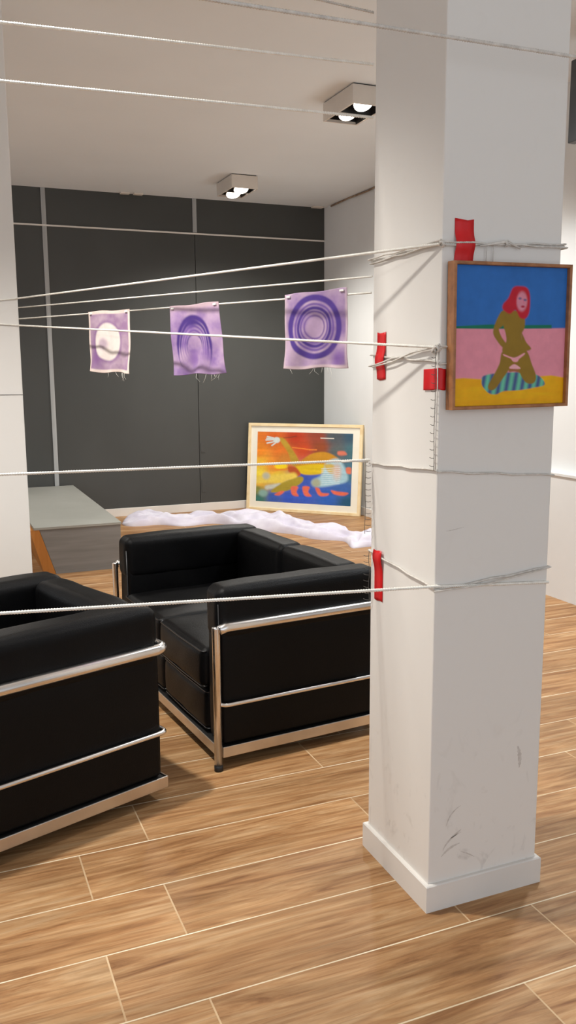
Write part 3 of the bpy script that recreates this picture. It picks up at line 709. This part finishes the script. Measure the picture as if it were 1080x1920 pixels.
# loops wound round the column
def loop(label, turns, r, mat=M_cordg, d0=.0042):
    bm = bmesh.new(); o = Vector(((CX0 + CX1) / 2, (CY0 + CY1) / 2, turns[0][0]))
    for k, (zFL, zFR, zBR, zBL) in enumerate(turns):
        d = d0 + k * .003
        P = [(CX0 - d, CY0 - d, zFL), (CX1 + d, CY0 - d, zFR), (CX1 + d, CY1 + d, zBR), (CX0 - d, CY1 + d, zBL), (CX0 - d, CY0 - d, zFL + .004)]
        Q = []
        for A_, B_ in zip(P, P[1:]):
            A_, B_ = Vector(A_), Vector(B_)
            for i in range(8): Q.append(A_.lerp(B_, i / 8) + Vector((0, 0, .002 * math.sin(i * 2.1 + k * 2) * (1 if 0 < i < 8 else 0))))
        Q.append(Vector(P[-1]))
        tube(bm, [q - o for q in Q], r, 8, lobes=3, twist=2 * math.pi / .018, step=.004)
    return bm, o
def knot(bm, o, c, s=.006):
    for a_ in range(3):
        P = []
        for k in range(16):
            t_ = 2 * math.pi * k / 16
            v = Vector((math.cos(t_) * s, math.sin(t_) * s, math.sin(2 * t_) * s * .5)); v.rotate(Matrix.Rotation(a_ * 1.1, 3, 'X') @ Matrix.Rotation(a_ * .8, 3, 'Y')); P.append(v + Vector(c) - o)
        tube(bm, P, .0022, 7, closed=True)
bm, o = loop('', [(1.752, 1.762, 1.752, 1.751), (1.749, 1.768, 1.756, 1.746), (1.756, 1.759, 1.748, 1.757)], .0022)
knot(bm, o, (CX0 - .004, CY0 - .006, 1.752), .007); knot(bm, o, (CX0 + .175, CY0 - .011, 1.760), .006)
for dz in (0, .004): tube(bm, [Vector((CX0 + .10 + dz, CY0 - .012, 1.751)) - o, Vector((CX0 + .18, CY0 - .013, 1.763 + dz)) - o, Vector((CX0 + .22, CY0 - .010, 1.750)) - o], .002, 6)
w = obj('cord_loop', bm, M_cordg, None, True); w.location = o; tag(w, 'knotted cords wound round the column above the beach painting', 'cord loop', 'cord loops wound round the column')
bm, o = loop('', [(1.468, 1.47, 1.48, 1.497), (1.511, 1.50, 1.48, 1.466)], .0026)
knot(bm, o, (CX0 - .006, CY0 + .004, 1.506), .008); knot(bm, o, (CX0 - .008, CY0 + .012, 1.500), .006)
tube(bm, [Vector((CX0 - .010, CY0 + .01, 1.508)) - o, Vector((CX0 - .010, CY0 + .12, 1.498)) - o, Vector((CX0 - .011, CY0 + .22, 1.476)) - o, Vector((CX0 - .011, CY1 - .02, 1.463)) - o], .002, 7)
w = obj('cord_loop', bm, M_cordg, None, True); w.location = o; tag(w, 'crossing cords wound round the column left of the beach painting', 'cord loop', 'cord loops wound round the column')
bm, o = loop('', [(1.202, 1.176, 1.18, 1.190)], .0026)
tube(bm, [Vector((CX0 - .009, CY1 + .006, 1.194)) - o, Vector((CX0 - .05, CY1 + .003, 1.199)) - o, Vector((CX0 - .09, CY1 + .012, 1.197)) - o], .0024, 8)
w = obj('cord_loop', bm, M_cordg, None, True); w.location = o; tag(w, 'single cord wound round the column at waist height', 'cord loop', 'cord loops wound round the column')
bm, o = loop('', [(.898, .926, .93, .935)], .0030)
tube(bm, [Vector((CX0 - .008, CY0 - .010, .897)) - o, Vector((CX0 + .15, CY0 - .011, .900)) - o, Vector((CX1 + .004, CY0 - .009, .927)) - o], .002, 8)
w = obj('cord_loop', bm, M_cordg, None, True); w.location = o; tag(w, 'lowest cord wound round the column, below the waist-high one', 'cord loop', 'cord loops wound round the column')

# dangling barbed threads
def barbed(label, x, y, z0, z1, n, dirv, r=.0008):
    bm = bmesh.new(); rr = random.Random(int(z0 * 100)); d = Vector(dirv)
    pts = [Vector((0, 0, 0)) + d * (.0015 * math.sin(i)) + Vector((0, 0, -(z0 - z1) * i / 12)) for i in range(13)]
    tube(bm, pts, r, 5)
    for k in range(n):
        zz = -(z0 - z1) * (k + .8) / (n + .3)
        tube(bm, [Vector((0, 0, zz)) + d * .001, Vector((0, 0, zz - .001)) + d * .010, Vector((0, 0, zz + .001)) + d * .019], r, 5)
    ob = obj('barbed_thread', bm, M_thread, None, True); ob.location = (x, y, z0)
    return tag(ob, label, 'thread', 'barbed threads hanging from the cords')
barbed('thin barbed thread hanging down the column corner below the red tape', CX0 - .009, CY0 + .004, 1.500, 1.205, 14, (0, 1, 0))
barbed('thin barbed thread dangling beside the right edge of the framed print', 1.144, 2.1845, 1.198, .985, 12, (.5, -.86, 0))
barbed('short barbed thread at the left of the lowest red tape', CX0 - .010, CY1 - .010, .935, .780, 8, (-.5, .86, 0))
# a plain cord running down the corner next to the barbed thread
bm = bmesh.new(); tube(bm, [(0, 0, 0), (.0, -.002, -.1), (.0, .001, -.2), (.0, 0, -.30)], .0016, 6)
w = obj('thread', bm, M_cordg, None, True); w.location = (CX0 - .006, CY0 + .0005, 1.502); tag(w, 'thin white cord end hanging down the column corner beside the barbed thread', 'thread')

# ---------------------------------------------------------------- red tapes
def tape(label, path, z0, z1, nz=16, tc=.5, amp=.0095, seed=0):
    """path: list of (x,y) across the width; strip standing upright"""
    bm = bmesh.new(); rr = random.Random(seed); rows = []
    cx, cy = path[0]; nv = Vector((path[-1][1] - path[0][1], -(path[-1][0] - path[0][0]), 0)).normalized()
    for j in range(nz + 1):
        t_ = j / nz; z = z0 + (z1 - z0) * t_; row = []
        for i, (x, y) in enumerate(path):
            s = .0006 + amp * math.exp(-((t_ - tc) / .17) ** 2)
            dx, dy = OUT[i] if OUT else (0, 0)
            row.append(bm.verts.new((x + dx * s - cx, y + dy * s - cy, z - z0 + .002 * math.sin(i * 2 + seed) * (j in (0, nz)))))
        rows.append(row)
    for A_, B_ in zip(rows, rows[1:]):
        for i in range(len(A_) - 1): bm.faces.new((A_[i], A_[i + 1], B_[i + 1], B_[i])).smooth = True
    o = obj('red_tape', bm, M_red); o.location = (cx, cy, z0)
    md = o.modifiers.new('thickness', 'SOLIDIFY'); md.thickness = .0004; md.offset = 0
    return tag(o, label, 'tape', 'red tape strips on the column')
OUT = [(0, -1)] * 4
tape('red tape strip holding the cords on the column above the beach painting', [(1.194 + .018 * i, CY0 - .001) for i in range(4)], 1.700, 1.812, tc=.48, amp=.009, seed=1)
OUT = [(-1, 0)] * 4
tape('upright red tape strip on the column left of the beach painting', [(CX0 - .001, 2.150 - .0163 * i) for i in range(4)], 1.428, 1.556, tc=.42, amp=.0075, seed=2)
tape('lowest red tape strip, on the column beside the sofa arm', [(CX0 - .001, 2.152 - .0163 * i) for i in range(4)], .797, .945, tc=.86, amp=.0075, seed=3)
OUT = [(-1, 0), (-1, 0), (-.7, -.7), (0, -1), (0, -1)]
tape('wide red tape patch folded round the column corner beside the painting frame', [(CX0 - .003, 1.899), (CX0 - .003, 1.86), (CX0 - .003, CY0 - .002), (CX0 + .01, CY0 - .002), (CX0 + .017, CY0 - .002)], 1.405, 1.457, amp=.0, seed=4)

# ---------------------------------------------------------------- white fabric lying on the floor
def fabric():
    nx, ny = 150, 46
    pth = [Vector(p) for p in ((1.70, 8.34), (2.10, 8.16), (2.52, 7.96), (2.90, 7.60), (3.10, 7.10), (3.30, 6.68), (3.48, 6.42), (3.60, 6.20))]
    def pc(t_):
        x = t_ * (len(pth) - 1); i = min(int(x), len(pth) - 2); f = x - i
        p0, p1, p2, p3 = pth[max(i - 1, 0)], pth[i], pth[i + 1], pth[min(i + 2, len(pth) - 1)]
        return .5 * ((2 * p1) + (-p0 + p2) * f + (2 * p0 - 5 * p1 + 4 * p2 - p3) * f * f + (-p0 + 3 * p1 - 3 * p2 + p3) * f ** 3)
    u, v = art_grid(nx, ny)
    n1 = fnoise(u, v, 11, 3, 5, 3); n2 = fnoise(u, v, 26, 6, 8, 2); n3 = fnoise(u, v * .3, 8, 2, 11, 2)
    bm = bmesh.new(); V = []
    for j in range(ny):
        row = []
        for i in range(nx):
            a = i / (nx - 1); b = j / (ny - 1)
            c = pc(a); d = (pc(min(a + .01, 1)) - pc(max(a - .01, 0))).normalized(); nn = Vector((-d.y, d.x))
            w = (.20 + .06 * math.sin(a * 17) + .05 * math.sin(a * 31 + 1)) * min(1, (a + .03) * 9) ** .5
            s = (b - .5) * 2
            env = max(0, 1 - abs(s) ** 2.4) ** .5 * min(1, (a + .01) * 14, (1.01 - a) * 20)
            ridge = abs(math.sin(s * 5.5 + 7 * n3[j, i] + a * 5))
            h = .006 + env * (.030 + .17 * n1[j, i] ** 1.6 * (.35 + .65 * ridge) + .07 * (n2[j, i] - .4))
            off = nn * (s * w + .03 * math.sin(a * 40) * (1 if s > 0 else -1) * abs(s))
            row.append(bm.verts.new((c.x + off.x - 2.9, c.y + off.y - 7.4, max(h, .003))))
        V.append(row)
    for j in range(ny - 1):
        for i in range(nx - 1): bm.faces.new((V[j][i], V[j][i + 1], V[j + 1][i + 1], V[j + 1][i])).smooth = True
    # skirt down to the floor
    rim = V[0] + [V[j][nx - 1] for j in range(1, ny)] + list(reversed(V[ny - 1][:-1])) + [V[j][0] for j in range(ny - 2, 0, -1)]
    low = [bm.verts.new((p.co.x, p.co.y, 0.0003)) for p in rim]
    for i in range(len(rim)):
        k = (i + 1) % len(rim); bm.faces.new((rim[i], low[i], low[k], rim[k])).smooth = True
    o = obj('draped_fabric', bm, M_fab); o.location = (2.9, 7.4, 0)
    tag(o, 'long crumpled white fabric lying on the floor behind the sofa', 'fabric')
fabric()

# ---------------------------------------------------------------- ceiling lamps
def ceiling_lamp(label, x, y, lit, tilt=0.0, glow=M_glow, head=M_lamp_white, rec=.022):
    W, L, H = .245, .43, .118
    t = thing('ceiling_lamp', label, 'ceiling lamp', (x + W / 2, y + L / 2, ZC), 0, 'square twin ceiling lamps')
    bm = bmesh.new(); w = .012
    x0, x1, y0, y1 = -W / 2, W / 2, -L / 2, L / 2
    add_box(bm, (x0, y0, -H), (x0 + w, y1, -.008)); add_box(bm, (x1 - w, y0, -H), (x1, y1, -.008))
    add_box(bm, (x0 + w, y0, -H), (x1 - w, y0 + w, -.008)); add_box(bm, (x0 + w, y1 - w, -H), (x1 - w, y1, -.008))
    add_box(bm, (x0 + w, -.006, -H), (x1 - w, .006, -.008)); add_box(bm, (x0 + w, y0 + w, -.03), (x1 - w, y1 - w, -.008))
    obj('housing', bm, M_lamp_white, t)
    bm = bmesh.new(); add_box(bm, (x0 + .01, y0 + .01, -.008), (x1 - .01, y1 - .01, -.0003)); obj('ceiling_plate', bm, M_black, t)
    for s in (-1, 1):
        cy = s * L / 4
        bm = bmesh.new(); ww, hh = W / 2 - w - .001, L / 4 - w * .75
        ring = lambda a, z: [bm.verts.new((sx * ww * a, cy + sy * hh * a, z)) for sx, sy in ((-1, -1), (1, -1), (1, 1), (-1, 1))]
        A_, B_ = ring(1, -H + .002), ring(.8, -.018)
        for k in range(4): bm.faces.new((A_[(k + 1) % 4], A_[k], B_[k], B_[(k + 1) % 4]))
        bm.faces.new(B_); obj('reflector', bm, M_black, t)
        bm = bmesh.new()
        R = Matrix.Translation((0, cy, -H + rec)) @ Matrix.Rotation(tilt, 4, 'X')
        r0 = bmesh.ops.create_cone(bm, cap_ends=True, segments=28, radius1=.068, radius2=.060, depth=.030, matrix=R)
        lp = obj('lamp_head', bm, head, t)
        bm = bmesh.new(); bmesh.ops.create_circle(bm, cap_ends=True, segments=28, radius=.064, matrix=R @ Matrix.Translation((0, 0, -.0165)))
        obj('lamp_glass', bm, glow, lp)
    return t
ceiling_lamp('lit twin ceiling lamp farther away, in front of the dark wall', 2.58, 7.50, True, math.radians(-24))
ceiling_lamp('ceiling lamp nearer the column, seen at its left edge', 2.49, 4.96, True, math.radians(-38), head=M_black, rec=.052)

def spot(name, loc, target, power, size=.08, ang=110, blend_=.6, col=(1, .965, .90)):
    d = bpy.data.lights.new(name, 'SPOT'); d.energy = power; d.shadow_soft_size = size; d.spot_size = math.radians(ang); d.spot_blend = blend_; d.color = col
    o = bpy.data.objects.new(name, d); COL.objects.link(o); o.location = loc
    o.rotation_euler = (Vector(target) - Vector(loc)).to_track_quat('-Z', 'Y').to_euler(); return o
spot('spot_far', (2.70, 7.70, 3.00), (2.75, 7.3, 0), 170, .09, 150, .8)
spot('spot_mid', (2.62, 5.18, 3.00), (2.8, 5.6, 0), 200, .09, 150, .8)
spot('spot_near', (-.04, 2.62, 3.00), (.24, 2.80, 0), 310, .06, 110, 1.0)
spot('fill_spot_left', (-2.4, 3.6, 3.05), (1.0, 2.3, 0.0), 95, .10, 62, 1.0)  # added fill light for the column's left face, no fixture behind it
spot('spot_right', (2.75, 2.9, 3.05), (3.2, 3.6, 0), 150, .10, 150, .8, (.93, .97, 1.0))
spot('fill_spot_left_far', (-.6, 6.6, 3.05), (0, 6.4, 0), 130, .10, 150, .8)  # added fill to lift the ceiling and far end, no fixture behind it

# ---------------------------------------------------------------- dark wall screen on a bracket at the right edge
t = thing('wall_monitor', 'dark wall-mounted screen on a grey arm at the right edge', 'screen', (3.30, 3.75, 2.66))
bm = bmesh.new(); add_box(bm, (-.025, -.45, 0), (.025, .195, .42), 0, .006); obj('screen', bm, M_dark, t)
bm = bmesh.new(); tube(bm, round_path([(.02, .02, .10), (.12, .02, .02), (.12, .10, -.14), (.35, .20, -.16), (.409, .20, -.16)], .05), .018, 10); obj('bracket', bm, M_strip, t, True)

# ---------------------------------------------------------------- world and camera
wd = bpy.data.worlds.new('world'); sc.world = wd; wd.use_nodes = True
bg = wd.node_tree.nodes['Background']; bg.inputs['Color'].default_value = (.86, .92, 1.0, 1); bg.inputs['Strength'].default_value = 1.22

F, PITCH, ROLL, YAW, H = 1609.2, .1613, -.0059, .3916, 1.45
cy, sy = math.cos(YAW), math.sin(YAW)
fw = Vector((sy * math.cos(PITCH), cy * math.cos(PITCH), -math.sin(PITCH))); r = Vector((cy, -sy, 0)); u_ = r.cross(fw)
r2 = r * math.cos(ROLL) + u_ * math.sin(ROLL); u2 = -r * math.sin(ROLL) + u_ * math.cos(ROLL)
cam = bpy.data.cameras.new('camera'); co = bpy.data.objects.new('camera', cam); COL.objects.link(co)
co.matrix_world = Matrix(((r2.x, u2.x, -fw.x, 0), (r2.y, u2.y, -fw.y, 0), (r2.z, u2.z, -fw.z, H), (0, 0, 0, 1)))
cam.sensor_fit = 'VERTICAL'; cam.sensor_height = 36; cam.lens = 36 * F / 1920; cam.clip_start = .05
sc.camera = co
sc.view_settings.view_transform = 'Standard'; sc.view_settings.look = 'None'; sc.view_settings.exposure = 0
